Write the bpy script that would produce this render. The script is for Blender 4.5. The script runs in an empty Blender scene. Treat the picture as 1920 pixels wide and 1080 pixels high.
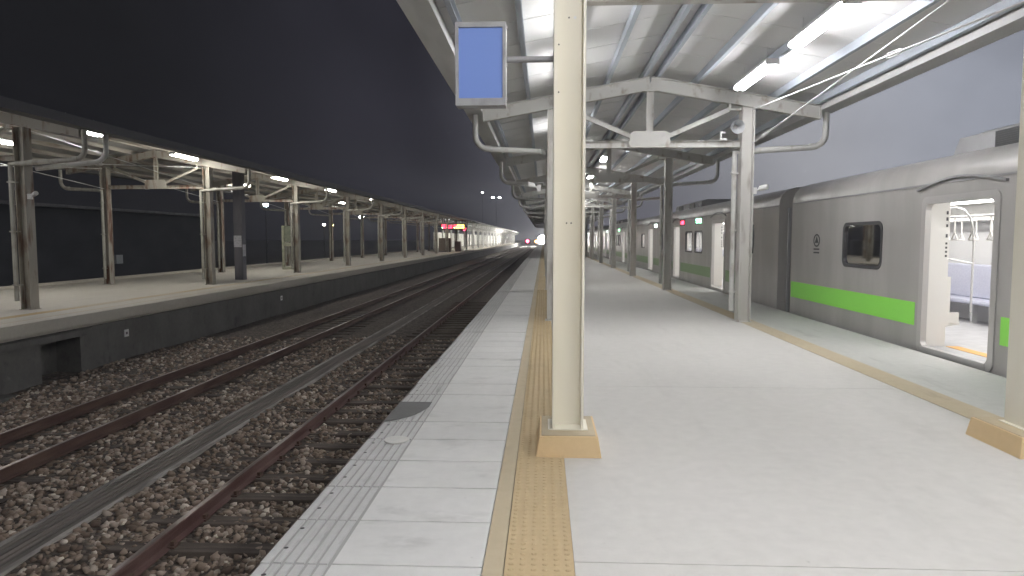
import bpy, math, random
import numpy as np
from mathutils import Vector, Matrix
random.seed(7); rng = np.random.default_rng(7)
S = bpy.context.scene; COL = S.collection

# ------------------------------------------------------------------ camera
FPX, VPX, VPY, EYE = 1280.0, 1019.0, 448.0, 1.6
pt = math.atan((540-VPY)/FPX); yw = math.atan((VPX-960)/FPX*math.cos(pt))
Fv = Vector((-math.sin(yw)*math.cos(pt), math.cos(yw)*math.cos(pt), -math.sin(pt)))
Rv = Vector((math.cos(yw), math.sin(yw), 0)); Uv = Rv.cross(Fv)
cd = bpy.data.cameras.new('camera'); cam = bpy.data.objects.new('camera', cd); COL.objects.link(cam)
M = Matrix((Rv, Uv, -Fv)).transposed().to_4x4(); M.translation = (0, 0, EYE)
cam.matrix_world = M
cd.sensor_width = 36; cd.lens = 36*FPX/1920; cd.clip_start = 0.05; cd.clip_end = 3000
S.camera = cam
# ------------------------------------------------------------------ sky (night, town glow low in the north-east)
W = bpy.data.worlds.new("World"); S.world = W; W.use_nodes = True
nt = W.node_tree; nt.nodes.clear()
def N(nt, t, **kw):
    n = nt.nodes.new(t)
    for k, v in kw.items(): setattr(n, k, v)
    return n
tc = N(nt, 'ShaderNodeTexCoord'); dp = N(nt, 'ShaderNodeVectorMath', operation='DOT_PRODUCT')
ga, ge = math.radians(42), math.radians(14)
dp.inputs[1].default_value = (math.sin(ga)*math.cos(ge), math.cos(ga)*math.cos(ge), math.sin(ge))
nt.links.new(tc.outputs['Generated'], dp.inputs[0])
cr = N(nt, 'ShaderNodeValToRGB'); cr.color_ramp.interpolation = 'EASE'
el = cr.color_ramp.elements
el[0].position = 0.30; el[0].color = (0.0034, 0.0034, 0.0040, 1)
el[1].position = 1.0; el[1].color = (0.128, 0.136, 0.160, 1)
for p_, c_ in ((0.62, (0.0095, 0.0092, 0.0125, 1)), (0.80, (0.058, 0.058, 0.070, 1)), (0.92, (0.138, 0.140, 0.153, 1))):
    e = el.new(p_); e.color = c_
nt.links.new(dp.outputs['Value'], cr.inputs[0])
bg = N(nt, 'ShaderNodeBackground'); bg.inputs['Strength'].default_value = 1.0
cn = N(nt, 'ShaderNodeTexNoise'); cn.inputs['Scale'].default_value = 3.2; cn.inputs['Detail'].default_value = 5; cn.inputs['Roughness'].default_value = .55
nt.links.new(tc.outputs['Generated'], cn.inputs['Vector'])
cm = N(nt, 'ShaderNodeMapRange'); cm.inputs['From Min'].default_value = .3; cm.inputs['From Max'].default_value = .7; cm.inputs['To Min'].default_value = .72; cm.inputs['To Max'].default_value = 1.22
nt.links.new(cn.outputs['Fac'], cm.inputs['Value'])
cx = N(nt, 'ShaderNodeMix', data_type='RGBA', blend_type='MULTIPLY'); cx.inputs[0].default_value = 1
nt.links.new(cr.outputs[0], cx.inputs[6]); nt.links.new(cm.outputs[0], cx.inputs[7])
nt.links.new(cx.outputs[2], bg.inputs['Color'])
wo = N(nt, 'ShaderNodeOutputWorld'); nt.links.new(bg.outputs[0], wo.inputs['Surface'])
# ------------------------------------------------------------------ exposure, engine
S.view_settings.view_transform = 'Standard'; S.view_settings.look = 'None'
S.view_settings.exposure = 1.38; S.view_settings.gamma = 1.0
S.render.engine = 'CYCLES'
S.cycles.use_denoising = True
S.cycles.max_bounces = 7; S.cycles.diffuse_bounces = 4; S.cycles.glossy_bounces = 3; S.cycles.volume_bounces = 0
S.cycles.transparent_max_bounces = 8; S.cycles.caustics_reflective = False; S.cycles.caustics_refractive = False
S.cycles.sample_clamp_indirect = 4.0
LAMP = 27.0
HAZE = 0.0013

# ------------------------------------------------------------------ helpers
class MB:
    def __init__(s): s.v = []; s.f = []; s.m = []; s.sm = []
    def add(s, vs, fs, mi=0, smooth=False):
        b = len(s.v); s.v += [tuple(v) for v in vs]
        for f in fs: s.f.append(tuple(b+i for i in f)); s.m.append(mi); s.sm.append(smooth)
        return s
    def box(s, x0, x1, y0, y1, z0, z1, mi=0):
        vs = [(x, y, z) for z in (z0, z1) for y in (y0, y1) for x in (x0, x1)]
        return s.add(vs, [(0,2,3,1),(4,5,7,6),(0,1,5,4),(2,6,7,3),(0,4,6,2),(1,3,7,5)], mi)
    def frustum(s, x0, x1, y0, y1, z0, z1, t, mi=0):
        vs = [(x, y, z0) for y in (y0, y1) for x in (x0, x1)] + [(x, y, z1) for y in (y0+t, y1-t) for x in (x0+t, x1-t)]
        return s.add(vs, [(0,2,3,1),(4,5,7,6),(0,1,5,4),(2,6,7,3),(0,4,6,2),(1,3,7,5)], mi)
    def bar(s, p0, p1, w, d, up=(0,0,1), mi=0):
        """box beam p0-p1, d along up, w sideways"""
        p0 = Vector(p0); p1 = Vector(p1); ax = (p1-p0).normalized(); side = ax.cross(Vector(up)).normalized(); u = side.cross(ax)
        vs = []
        for p in (p0, p1):
            for a, b in ((-1,-1),(1,-1),(1,1),(-1,1)): vs.append(p + side*(a*w/2) + u*(b*d/2))
        return s.add(vs, [(0,3,2,1),(4,5,6,7),(0,1,5,4),(1,2,6,5),(2,3,7,6),(3,0,4,7)], mi)
    def hbeam(s, p0, p1, d, w, tf=.012, tw=.009, up=(0,0,1), mi=0):
        p0 = Vector(p0); p1 = Vector(p1); ax = (p1-p0).normalized(); side = ax.cross(Vector(up)).normalized(); u = side.cross(ax)
        h, k, a, b = d/2, w/2, d/2-tf, tw/2
        pr = [(-k,-h),(k,-h),(k,-a),(b,-a),(b,a),(k,a),(k,h),(-k,h),(-k,a),(-b,a),(-b,-a),(-k,-a)]
        n = len(pr); vs = [p + side*x + u*y for p in (p0, p1) for x, y in pr]
        fs = [(i, (i+1) % n, (i+1) % n+n, i+n) for i in range(n)]
        for o in (0, n):
            q = [(0,1,2,11),(11,2,3,10),(10,3,4,9),(9,4,5,8),(8,5,6,7)]
            fs += [tuple(o+i for i in (t if o else t[::-1])) for t in q]
        return s.add(vs, fs, mi)
    def tube(s, pts, r, n=10, mi=0, caps=True, smooth=True):
        pts = [Vector(p) for p in pts]; k = len(pts); rs = r if isinstance(r, (list, tuple)) else [r]*k
        vs = []; ref = None
        for i, p in enumerate(pts):
            t = ((pts[min(i+1, k-1)]-p).normalized() + (p-pts[max(i-1, 0)]).normalized()).normalized()
            if ref is None: ref = t.orthogonal().normalized()
            ref = (ref - t*ref.dot(t)).normalized(); b = t.cross(ref)
            for j in range(n):
                a = 2*math.pi*j/n; vs.append(p + (ref*math.cos(a)+b*math.sin(a))*rs[i])
        fs = [(i*n+j, i*n+(j+1) % n, (i+1)*n+(j+1) % n, (i+1)*n+j) for i in range(k-1) for j in range(n)]
        s.add(vs, fs, mi, smooth)
        if caps: s.add(vs[:n], [tuple(range(n))[::-1]], mi); s.add(vs[-n:], [tuple(range(n))], mi)
        return s
    def prism(s, poly, axis, a0, a1, mi=0):
        """extrude 2-D polygon along axis 0/1/2"""
        def P(p, a):
            q = list(p); q.insert(axis, a); return q
        n = len(poly); vs = [P(p, a0) for p in poly] + [P(p, a1) for p in poly]
        return s.add(vs, [tuple(range(n))[::-1], tuple(range(n, 2*n))] + [(i, (i+1) % n, (i+1) % n+n, i+n) for i in range(n)], mi)
    def ring(s, o, i, axis, a0, a1, mi=0):
        """closed frame between outer and inner outlines with the same point count"""
        n = len(o)
        def P(p, a):
            q = list(p); q.insert(axis, a); return q
        vs = [P(p, a) for a in (a0, a1) for l in (o, i) for p in l]
        fs = []
        for k in range(n):
            j = (k+1) % n
            fs += [(k, j, n+j, n+k), (2*n+k, 3*n+k, 3*n+j, 2*n+j), (k, 2*n+k, 2*n+j, j), (n+k, n+j, 3*n+j, 3*n+k)]
        return s.add(vs, fs, mi)
    def build(s, name, mat, parent=None, loc=None, bevel=0):
        me = bpy.data.meshes.new(name); me.from_pydata(s.v, [], s.f)
        for m in (mat if isinstance(mat, (list, tuple)) else [mat]): me.materials.append(m)
        me.polygons.foreach_set('material_index', s.m); me.polygons.foreach_set('use_smooth', s.sm)
        me.update()
        import bmesh
        bm = bmesh.new(); bm.from_mesh(me); bmesh.ops.recalc_face_normals(bm, faces=bm.faces); bm.to_mesh(me); bm.free()
        o = bpy.data.objects.new(name, me); COL.objects.link(o)
        if parent: o.parent = parent
        if loc: o.location = loc
        if bevel:
            b = o.modifiers.new('bevel', 'BEVEL'); b.width = bevel; b.segments = 2; b.limit_method = 'ANGLE'
        return o
def rrect(x0, x1, z0, z1, r, n=5):
    out = []
    for cx, cz, a0 in ((x1-r, z1-r, 0), (x0+r, z1-r, 90), (x0+r, z0+r, 180), (x1-r, z0+r, 270)):
        for k in range(n+1):
            a = math.radians(a0+90*k/n); out.append((cx+r*math.cos(a), cz+r*math.sin(a)))
    return out
def tag(o, label=None, cat=None, group=None, kind=None):
    if label: o['label'] = label
    if cat: o['category'] = cat
    if group: o['group'] = group
    if kind: o['kind'] = kind
    return o
def thing(name, label, cat, loc=(0,0,0), group=None, rz=0):
    o = bpy.data.objects.new(name, None); COL.objects.link(o); o.location = loc; o.rotation_euler.z = rz
    o.empty_display_size = .2
    return tag(o, label, cat, group)
def kids(o): return [c for c in bpy.data.objects if c.parent == o]
def copy_tree(o, parent=None, loc=None, label=None, group=None):
    ch = kids(o)
    c = o.copy(); COL.objects.link(c)
    if parent is not None: c.parent = parent
    if loc is not None: c.location = loc
    if label: c['label'] = label
    if group: c['group'] = group
    for k in ch: copy_tree(k, c)
    return c

# ------------------------------------------------------------------ materials
def mat(name, col, rough=.6, metal=0, noise=None, bump=None, spec=None, coat=0, emit=None):
    """noise=(scale, amount, second colour, detail)  bump=(scale, strength)"""
    m = bpy.data.materials.new(name); m.use_nodes = True; t = m.node_tree
    b = t.nodes['Principled BSDF']
    b.inputs['Base Color'].default_value = (*col, 1); b.inputs['Roughness'].default_value = rough; b.inputs['Metallic'].default_value = metal
    if spec is not None: b.inputs['Specular IOR Level'].default_value = spec
    if coat: b.inputs['Coat Weight'].default_value = coat; b.inputs['Coat Roughness'].default_value = .08
    if emit: b.inputs['Emission Color'].default_value = (*emit[0], 1); b.inputs['Emission Strength'].default_value = emit[1]
    co = N(t, 'ShaderNodeTexCoord')
    if noise:
        sc, amt, c2, det = noise
        mp = N(t, 'ShaderNodeMapping'); mp.inputs['Scale'].default_value = sc if isinstance(sc, tuple) else (sc, sc, sc)
        n = N(t, 'ShaderNodeTexNoise'); n.inputs['Detail'].default_value = det; n.inputs['Scale'].default_value = 1
        t.links.new(co.outputs['Object'], mp.inputs['Vector']); t.links.new(mp.outputs[0], n.inputs['Vector'])
        r = N(t, 'ShaderNodeValToRGB'); r.color_ramp.elements[0].position = .5-.32*1; r.color_ramp.elements[1].position = .5+.3
        r.color_ramp.elements[0].position = max(0, .62-amt*.5); r.color_ramp.elements[1].position = min(1, .62-amt*.5+.08+amt*.3)
        r.color_ramp.elements[0].color = (*col, 1); r.color_ramp.elements[1].color = (*c2, 1)
        t.links.new(n.outputs['Fac'], r.inputs[0]); t.links.new(r.outputs[0], b.inputs['Base Color'])
        rr = N(t, 'ShaderNodeMapRange'); rr.inputs['To Min'].default_value = rough*.85; rr.inputs['To Max'].default_value = min(1, rough*1.25)
        t.links.new(n.outputs['Fac'], rr.inputs['Value']); t.links.new(rr.outputs[0], b.inputs['Roughness'])
    if bump:
        n2 = N(t, 'ShaderNodeTexNoise'); n2.inputs['Scale'].default_value = bump[0]; n2.inputs['Detail'].default_value = 5
        t.links.new(co.outputs['Object'], n2.inputs['Vector'])
        bp = N(t, 'ShaderNodeBump'); bp.inputs['Strength'].default_value = bump[1]; bp.inputs['Distance'].default_value = .01
        t.links.new(n2.outputs['Fac'], bp.inputs['Height']); t.links.new(bp.outputs[0], b.inputs['Normal'])
    return m
def emis(name, col, s):
    m = bpy.data.materials.new(name); m.use_nodes = True; t = m.node_tree; t.nodes.clear()
    e = N(t, 'ShaderNodeEmission'); e.inputs['Color'].default_value = (*col, 1); e.inputs['Strength'].default_value = s
    o = N(t, 'ShaderNodeOutputMaterial'); t.links.new(e.outputs[0], o.inputs['Surface']); return m

def concrete(name, base, dark, light, streak=(1.2, .25, 1), rough=.8, wear=.5, bands=False):
    m = bpy.data.materials.new(name); m.use_nodes = True; t = m.node_tree; b = t.nodes['Principled BSDF']; L = t.links.new
    co = N(t, 'ShaderNodeTexCoord')
    def noise(scale, det, rough_=.55, vec=None):
        mp = N(t, 'ShaderNodeMapping'); mp.inputs['Scale'].default_value = scale
        L(co.outputs['Object'], mp.inputs['Vector']); n = N(t, 'ShaderNodeTexNoise'); n.inputs['Scale'].default_value = 1
        n.inputs['Detail'].default_value = det; n.inputs['Roughness'].default_value = rough_; L(mp.outputs[0], n.inputs['Vector']); return n.outputs['Fac']
    def ramp(f, p0, p1, c0, c1):
        r = N(t, 'ShaderNodeValToRGB'); e = r.color_ramp.elements; e[0].position = p0; e[1].position = p1; e[0].color = (*c0, 1); e[1].color = (*c1, 1)
        L(f, r.inputs[0]); return r.outputs[0]
    def mix(f, a, c, mode='MIX'):
        x = N(t, 'ShaderNodeMix', data_type='RGBA', blend_type=mode)
        if isinstance(f, float): x.inputs[0].default_value = f
        else: L(f, x.inputs[0])
        L(a, x.inputs[6]); L(c, x.inputs[7]); return x.outputs[2]
    big = ramp(noise((.5*streak[0], .5*streak[1]*2, 1), 4), .3, .72, dark, base)
    fine = ramp(noise((9, 9, 9), 8, .7), .25, .8, tuple(c*.8 for c in base), light)
    c = mix(.45, big, fine)
    w = ramp(noise((2.2*streak[0], 2.2*streak[1], 2), 6, .65), .56, .74, (1, 1, 1), (1-wear*.55,)*3)
    c = mix(1.0, c, w, 'MULTIPLY')
    sp = ramp(noise((30, 30, 30), 3, .5), .70, .76, (1, 1, 1), (.7, .7, .7))
    c = mix(.7, c, sp, 'MULTIPLY')
    L(c, b.inputs['Base Color'])
    rr = N(t, 'ShaderNodeMapRange'); rr.inputs['To Min'].default_value = rough*.7; rr.inputs['To Max'].default_value = min(1, rough*1.2)
    L(noise((1.5, .6, 1), 3), rr.inputs['Value']); L(rr.outputs[0], b.inputs['Roughness'])
    bp = N(t, 'ShaderNodeBump'); bp.inputs['Strength'].default_value = .25; bp.inputs['Distance'].default_value = .006
    L(noise((40, 40, 40), 6, .7), bp.inputs['Height']); L(bp.outputs[0], b.inputs['Normal'])
    return m

C_FLOOR = concrete('platform_concrete', (.63, .62, .595), (.56, .55, .525), (.70, .685, .655), wear=.15)
C_EDGE = concrete('edge_slab_concrete', (.70, .70, .685), (.59, .59, .575), (.78, .78, .765), streak=(.8, 1.6, 1), wear=.45)
C_EDGE_R = concrete('outer_edge_concrete', (.52, .525, .505), (.42, .43, .41), (.61, .61, .585), wear=.4)
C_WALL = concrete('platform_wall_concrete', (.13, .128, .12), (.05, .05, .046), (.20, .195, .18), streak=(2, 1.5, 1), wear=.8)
C_FAR = concrete('far_platform_concrete', (.52, .49, .43), (.44, .41, .35), (.60, .57, .50), wear=.3)
C_TAN = concrete('worn_yellow_paving', (.52, .40, .23), (.46, .36, .22), (.58, .46, .28), streak=(2, .5, 1), wear=.3)
C_TAN2 = concrete('faded_yellow_paint', (.50, .41, .27), (.48, .43, .33), (.55, .47, .33), streak=(2, .5, 1), wear=.35)
C_BASE = concrete('orange_painted_concrete', (.70, .52, .29), (.64, .47, .27), (.74, .57, .35), wear=.2)
CREAM = mat('cream_paint', (.84, .81, .70), .42, noise=((3, 3, .6), .5, (.79, .75, .63), 5), bump=(60, .04))
OFFW = mat('offwhite_flaking_paint', (.52, .515, .49), .5, noise=((5, 5, 3), .14, (.33, .29, .25), 7), bump=(50, .06))
POSTM = mat('weathered_grey_paint', (.56, .55, .52), .5, noise=((4, 4, 1.2), .2, (.34, .31, .28), 7), bump=(50, .05))
RUSTP = mat('rusting_cream_paint', (.33, .31, .265), .55, noise=((5, 5, 1.1), .22, (.14, .065, .035), 7), bump=(40, .06))
PURL = mat('galvanised_purlin', (.47, .51, .57), .5, noise=((3, .4, 3), .5, (.40, .44, .50), 4))
SHEET = mat('roof_sheet_white', (.84, .84, .835), .5, noise=((.8, .15, 1), .6, (.78, .78, .78), 4))
SHEETD = mat('roof_sheet_grey', (.34, .34, .335), .55, noise=((.8, .15, 1), .6, (.24, .24, .23), 4))
GUT = mat('gutter_grey', (.62, .62, .62), .5, noise=((3, .5, 3), .4, (.52, .52, .52), 4))
PIPE = mat('pvc_pipe', (.55, .55, .53), .4, noise=((6, 6, 3), .2, (.42, .40, .37), 4))
STEEL = mat('rod_steel', (.66, .66, .66), .4, metal=.2)
WHITE = mat('white_enamel', (.75, .75, .74), .4)
BLACK = mat('black_rubber', (.02, .02, .02), .6)
DGREY = mat('dark_grey_paint', (.085, .085, .095), .55, noise=((4, 4, 1), .3, (.055, .055, .06), 5))
RAIL = mat('rusty_rail', (.095, .056, .042), .65, noise=((9, 1.5, 9), .4, (.065, .034, .028), 6), bump=(40, .2))
RAILN = mat('rusty_rail_red', (.115, .068, .060), .65, noise=((9, 1.5, 9), .4, (.075, .034, .030), 6), bump=(40, .2))
RTOP = mat('rail_running_surface', (.20, .165, .15), .28, metal=.85, noise=((20, .6, 20), .4, (.12, .075, .055), 4))
TIE = mat('timber_sleeper', (.105, .085, .070), .85, noise=((1.2, 14, 4), .5, (.055, .043, .036), 7), bump=(30, .5))
TROUGH = mat('trough_lid', (.185, .155, .135), .7, noise=((14, .5, 5), .5, (.10, .09, .08), 6), bump=(30, .2))
TROUGHE = mat('trough_rim', (.36, .34, .31), .75, noise=((5, 1, 5), .4, (.15, .14, .13), 5))
TUBE = emis('fluorescent_tube', (1.0, .985, 1.0), LAMP)
TUBEL = emis('fluorescent_tube_old', (1.0, .97, .90), LAMP*1.32)
TUBEO = emis('fluorescent_tube_weakened', (1.0, .985, .97), LAMP*.55)  # weaker emission so the roof panel above these tubes does not burn out
TUBED = emis('fluorescent_tube_dim', (1.0, .98, .94), LAMP*.16)
TUBEF = emis('far_flood_tube', (1.0, .97, .90), LAMP*4)
TUBER = emis('ridge_tube', (1.0, .985, .97), LAMP*1.7)

# ------------------------------------------------------------------ ground: trackbed
def ballast_mat(name, scale):
    m = bpy.data.materials.new(name); m.use_nodes = True; t = m.node_tree; b = t.nodes['Principled BSDF']; L = t.links.new
    co = N(t, 'ShaderNodeTexCoord'); v = N(t, 'ShaderNodeTexVoronoi'); v.inputs['Scale'].default_value = scale
    L(co.outputs['Object'], v.inputs['Vector'])
    r = N(t, 'ShaderNodeValToRGB'); e = r.color_ramp.elements
    e[0].color = (.075, .058, .047, 1); e[1].color = (.26, .215, .175, 1); e.new(.5).color = (.14, .112, .092, 1)
    sx = N(t, 'ShaderNodeSeparateColor'); L(v.outputs['Color'], sx.inputs[0]); L(sx.outputs[0], r.inputs[0])
    d = N(t, 'ShaderNodeMapRange'); d.inputs['From Max'].default_value = .6; d.inputs['To Min'].default_value = 1; d.inputs['To Max'].default_value = .45
    L(v.outputs['Distance'], d.inputs['Value'])
    x = N(t, 'ShaderNodeMix', data_type='RGBA', blend_type='MULTIPLY'); x.inputs[0].default_value = 1
    L(r.outputs[0], x.inputs[6]); L(d.outputs[0], x.inputs[7]); L(x.outputs[2], b.inputs['Base Color'])
    b.inputs['Roughness'].default_value = .9
    bp = N(t, 'ShaderNodeBump'); bp.invert = True; bp.inputs['Strength'].default_value = .9; bp.inputs['Distance'].default_value = .03
    L(v.outputs['Distance'], bp.inputs['Height']); L(bp.outputs[0], b.inputs['Normal']); return m
BAL = ballast_mat('ballast', 16)
def ground_z(x, y):
    z = -1.235
    z += .05*math.exp(-((x+4.75)/.75)**2) + .05*math.exp(-((x+4.28)/.25)**2) + .03*math.exp(-((x+9.2)/.5)**2)
    return z + .012*math.sin(x*7.1+y*1.3) + .01*math.sin(y*5.7-x*3.1)
gx = [-10.4+.16*i for i in range(58)]
gy = [-2+.16*i for i in range(120)] + [17.5*1.12**i for i in range(36)]
mb = MB(); nx = len(gx)
mb.add([(x, y, ground_z(x, y)) for y in gy for x in gx],
       [(j*nx+i, j*nx+i+1, (j+1)*nx+i+1, (j+1)*nx+i) for j in range(len(gy)-1) for i in range(nx-1)], 0, True)
tag(mb.build('trackbed', BAL), kind='structure')
GROUND = mat('dark_earth', (.045, .042, .038), .95, noise=(.6, .6, (.07, .065, .055), 6))
g = MB(); g.add([(-600, -80, -1.42), (600, -80, -1.42), (600, 1500, -1.42), (-600, 1500, -1.42)], [(0, 1, 2, 3)])
tag(g.build('ground', GROUND), kind='structure')

# loose stones
ico = np.array([(0,0,1)]+[(math.cos(a)*.894, math.sin(a)*.894, .447) for a in np.arange(5)*2*math.pi/5]
               +[(math.cos(a)*.894, math.sin(a)*.894, -.447) for a in (np.arange(5)+.5)*2*math.pi/5]+[(0,0,-1)])
icof = [(0,1+i,1+(i+1) % 5) for i in range(5)]+[(1+i,6+i,1+(i+1) % 5) for i in range(5)]+[(1+(i+1) % 5,6+i,6+(i+1) % 5) for i in range(5)]+[(11,6+(i+1) % 5,6+i) for i in range(5)]
icof = np.array(icof)
def stones(x0, x1, y0, y1, dens, smin, smax):
    n = int((x1-x0)*(y1-y0)*dens)
    x = rng.uniform(x0, x1, n); y = rng.uniform(y0, y1, n)
    # keep trough and rails clear
    keep = ~((x > -4.93) & (x < -4.37))
    for rx in (-2.3, -3.42, -6.27, -7.40): keep &= np.abs(x-rx) > .085
    on_tie = (np.abs(((y-.3) % .62)-.0) < .10) & (x > -4.0) & (x < -1.7)
    keep &= ~(on_tie & (rng.random(n) < np.where(x > -3.3, .72, .30)))
    x = x[keep]; y = y[keep]; n = len(x)
    s = rng.uniform(smin, smax, n)*rng.choice([.7, 1, 1, 1.25], n)
    z = np.array([ground_z(a, b) for a, b in zip(x, y)]) + s*.25
    V = ico[None]*rng.uniform(.55, 1.3, (n, 12, 1))
    V = V*np.stack([s, s*rng.uniform(.6, 1, n), s*rng.uniform(.45, .8, n)], 1)[:, None, :]
    a = rng.uniform(0, 2*math.pi, n); b = rng.uniform(-.6, .6, n)
    ca, sa, cb, sb = np.cos(a)[:, None], np.sin(a)[:, None], np.cos(b)[:, None], np.sin(b)[:, None]
    X = V[..., 0]*ca-V[..., 1]*sa; Y = V[..., 0]*sa+V[..., 1]*ca; Z = V[..., 2]
    X, Z = X*cb-Z*sb, X*sb+Z*cb
    return np.stack([X+x[:, None], Y+y[:, None], Z+z[:, None]], 2)
VV = np.concatenate([stones(-8.6, -1.5, 1.6, 7.5, 330, .024, .050), stones(-9.5, -1.5, 7.5, 12, 200, .025, .050), stones(-9.7, -1.5, 12, 19, 85, .028, .052)])
ns = len(VV); me = bpy.data.meshes.new('ballast_stones')
FF = (icof[None]+(np.arange(ns)*12)[:, None, None]).reshape(-1, 3)
me.vertices.add(ns*12); me.vertices.foreach_set('co', VV.reshape(-1).astype(np.float32))
me.loops.add(len(FF)*3); me.loops.foreach_set('vertex_index', FF.reshape(-1).astype(np.int32))
me.polygons.add(len(FF)); me.polygons.foreach_set('loop_start', np.arange(len(FF), dtype=np.int32)*3)
try: me.polygons.foreach_set('loop_total', np.full(len(FF), 3, dtype=np.int32))
except Exception: pass
me.update(); me.validate()
STONE = bpy.data.materials.new('stone'); STONE.use_nodes = True; t = STONE.node_tree; b = t.nodes['Principled BSDF']
gi = N(t, 'ShaderNodeNewGeometry'); r = N(t, 'ShaderNodeValToRGB'); e = r.color_ramp.elements
e[0].color = (.11, .078, .060, 1); e[1].color = (.62, .56, .48, 1)
for p_, c_ in ((.25, (.19, .143, .108)), (.5, (.255, .198, .152)), (.7, (.30, .24, .195)), (.9, (.37, .32, .27))):
    e.new(p_).color = (*c_, 1)
t.links.new(gi.outputs['Random Per Island'], r.inputs[0]); t.links.new(r.outputs[0], b.inputs['Base Color']); b.inputs['Roughness'].default_value = .85
me.materials.append(STONE); so = bpy.data.objects.new('ballast_stones', me); COL.objects.link(so); tag(so, kind='stuff')

# rails
RB = -1.20
def rail_prof(): return [(-.065,RB),(.065,RB),(.065,RB+.012),(.012,RB+.03),(.010,RB+.105),(.033,RB+.115),(.033,RB+.142),(.026,RB+.15),(-.026,RB+.15),(-.033,RB+.142),(-.033,RB+.115),(-.010,RB+.105),(-.012,RB+.03),(-.065,RB+.012)]
for rx, lab in ((-2.30, 'rail right below the light platform edge'), (-3.42, 'red brown rail with timber sleeper ends beside it'),
                (-6.27, 'dark brown rail beyond the grooved cable trough'), (-7.40, 'farthest rail, closest to the far platform wall')):
    q = MB(); pf = [(rx+x, z) for x, z in rail_prof()]; n = len(pf)
    vs = [(x, yy, z) for yy in (-2, 420) for x, z in pf]
    for i in range(n):
        j = (i+1) % n; q.add([vs[i], vs[j], vs[j+n], vs[i+n]], [(0, 1, 2, 3)], 1 if i == 7 else 0)
    tag(q.build('rail', [RAILN if rx > -4 else RAIL, RTOP]), lab, 'rail', 'running rails of the two tracks')
# sleepers
def sleeper():
    o = MB().box(-1.06, 1.06, -.10, .10, -.12, .03).build('sleeper', TIE, bevel=.012)
    for sx in (-.56, .56):
        for d in (-1, 1):
            c = MB(); c.box(sx+d*.07-.035*1, sx+d*.07+.035, -.055, .055, .03, .045).box(sx+d*.075-.016, sx+d*.075+.016, -.03, .03, .045, .085)
            c.build('rail_clip', RAIL, o)
    return o
s0 = sleeper(); tag(s0, 'weathered timber sleeper under the two rails nearest the light platform, half sunk in ballast', 'sleeper', 'sleepers of the near track')
for k in range(46):
    loc = (-2.86+random.uniform(-.03, .03), .3+.62*(k+3), -1.225+random.uniform(-.006, .006))
    if k == 0: s0.location = loc
    else: copy_tree(s0, loc=loc)
s1 = MB().box(-1.06, 1.06, -.10, .10, -.12, .03).build('sleeper', TIE, bevel=.012)
tag(s1, 'dark sleeper between the two rails beside the far platform wall', 'sleeper', 'sleepers of the far track')
for k in range(36):
    loc = (-6.83+random.uniform(-.03, .03), 5.1+.62*k, -1.243)
    if k == 0: s1.location = loc
    else: copy_tree(s1, loc=loc)
# cable trough between the tracks
tr = thing('cable_trough', 'long grey cable trough with grooved lids lying between the two tracks', 'cable trough', (-4.65, 0, -1.235))
MB().box(-.235, -.185, -2, 300, -.1, .105).box(.185, .235, -2, 300, -.1, .105).build('rim', TROUGHE, tr)
q = MB()
for k in range(5): q.box(-.180+k*.0735, -.180+k*.0735+.052, -2, 300, .02, .094)
q.box(-.183, .183, -2, 300, -.1, .03)
q.build('lid', TROUGH, tr)

# ------------------------------------------------------------------ our platform
PL, PR, PY0, PY1 = -1.40, 5.36, -26, 235
q = MB(); q.box(-1.08, PR-.02, PY0, PY1, -1.4, -.03)
tag(q.build('platform_wall', C_WALL), kind='structure')
q = MB(); q.box(.158, 3.80, PY0, PY1, -.0285, -.006, 1); y = PY0+.7
while y < PY1-4.1:
    q.box(.158, 3.80, y+.003, y+4.082, -.0055, 0, 0); y += 4.085
q.box(.158, 3.80, y+.003, PY1, -.0055, 0, 0)
tag(q.build('platform_floor', [C_FLOOR, mat('floor_joint', (.40, .39, .37), .9)]), kind='structure')
q = MB(); q.box(4.125, PR, PY0, PY1, -.028, -.004); tag(q.build('platform_outer_edge', C_EDGE_R), kind='structure')
q = MB(); q.box(3.803, 4.122, PY0, PY1, -.028, .002); tag(q.build('warning_strip', C_TAN2), kind='structure')
# tactile paving with raised dots
q = MB(); q.box(-.185, .156, PY0, PY1, -.028, .003)
for j in range(340):
    for i in range(6):
        y = 2.3+j*.056; x = -.155+i*.056
        a = [(x+.016*math.cos(w), y+.016*math.sin(w), .0031) for w in np.arange(6)*math.pi/3]; c = [(x+.009*math.cos(w), y+.009*math.sin(w), .009) for w in np.arange(6)*math.pi/3]
        q.add(a+c, [(k, (k+1) % 6, (k+1) % 6+6, k+6) for k in range(6)]+[tuple(range(6, 12))], 0)
tag(q.build('tactile_paving', C_TAN), kind='structure')
q = MB(); q.box(-.29, -.190, PY0, PY1, -.028, -.001); tag(q.build('edge_line', C_TAN2), kind='structure')
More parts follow.
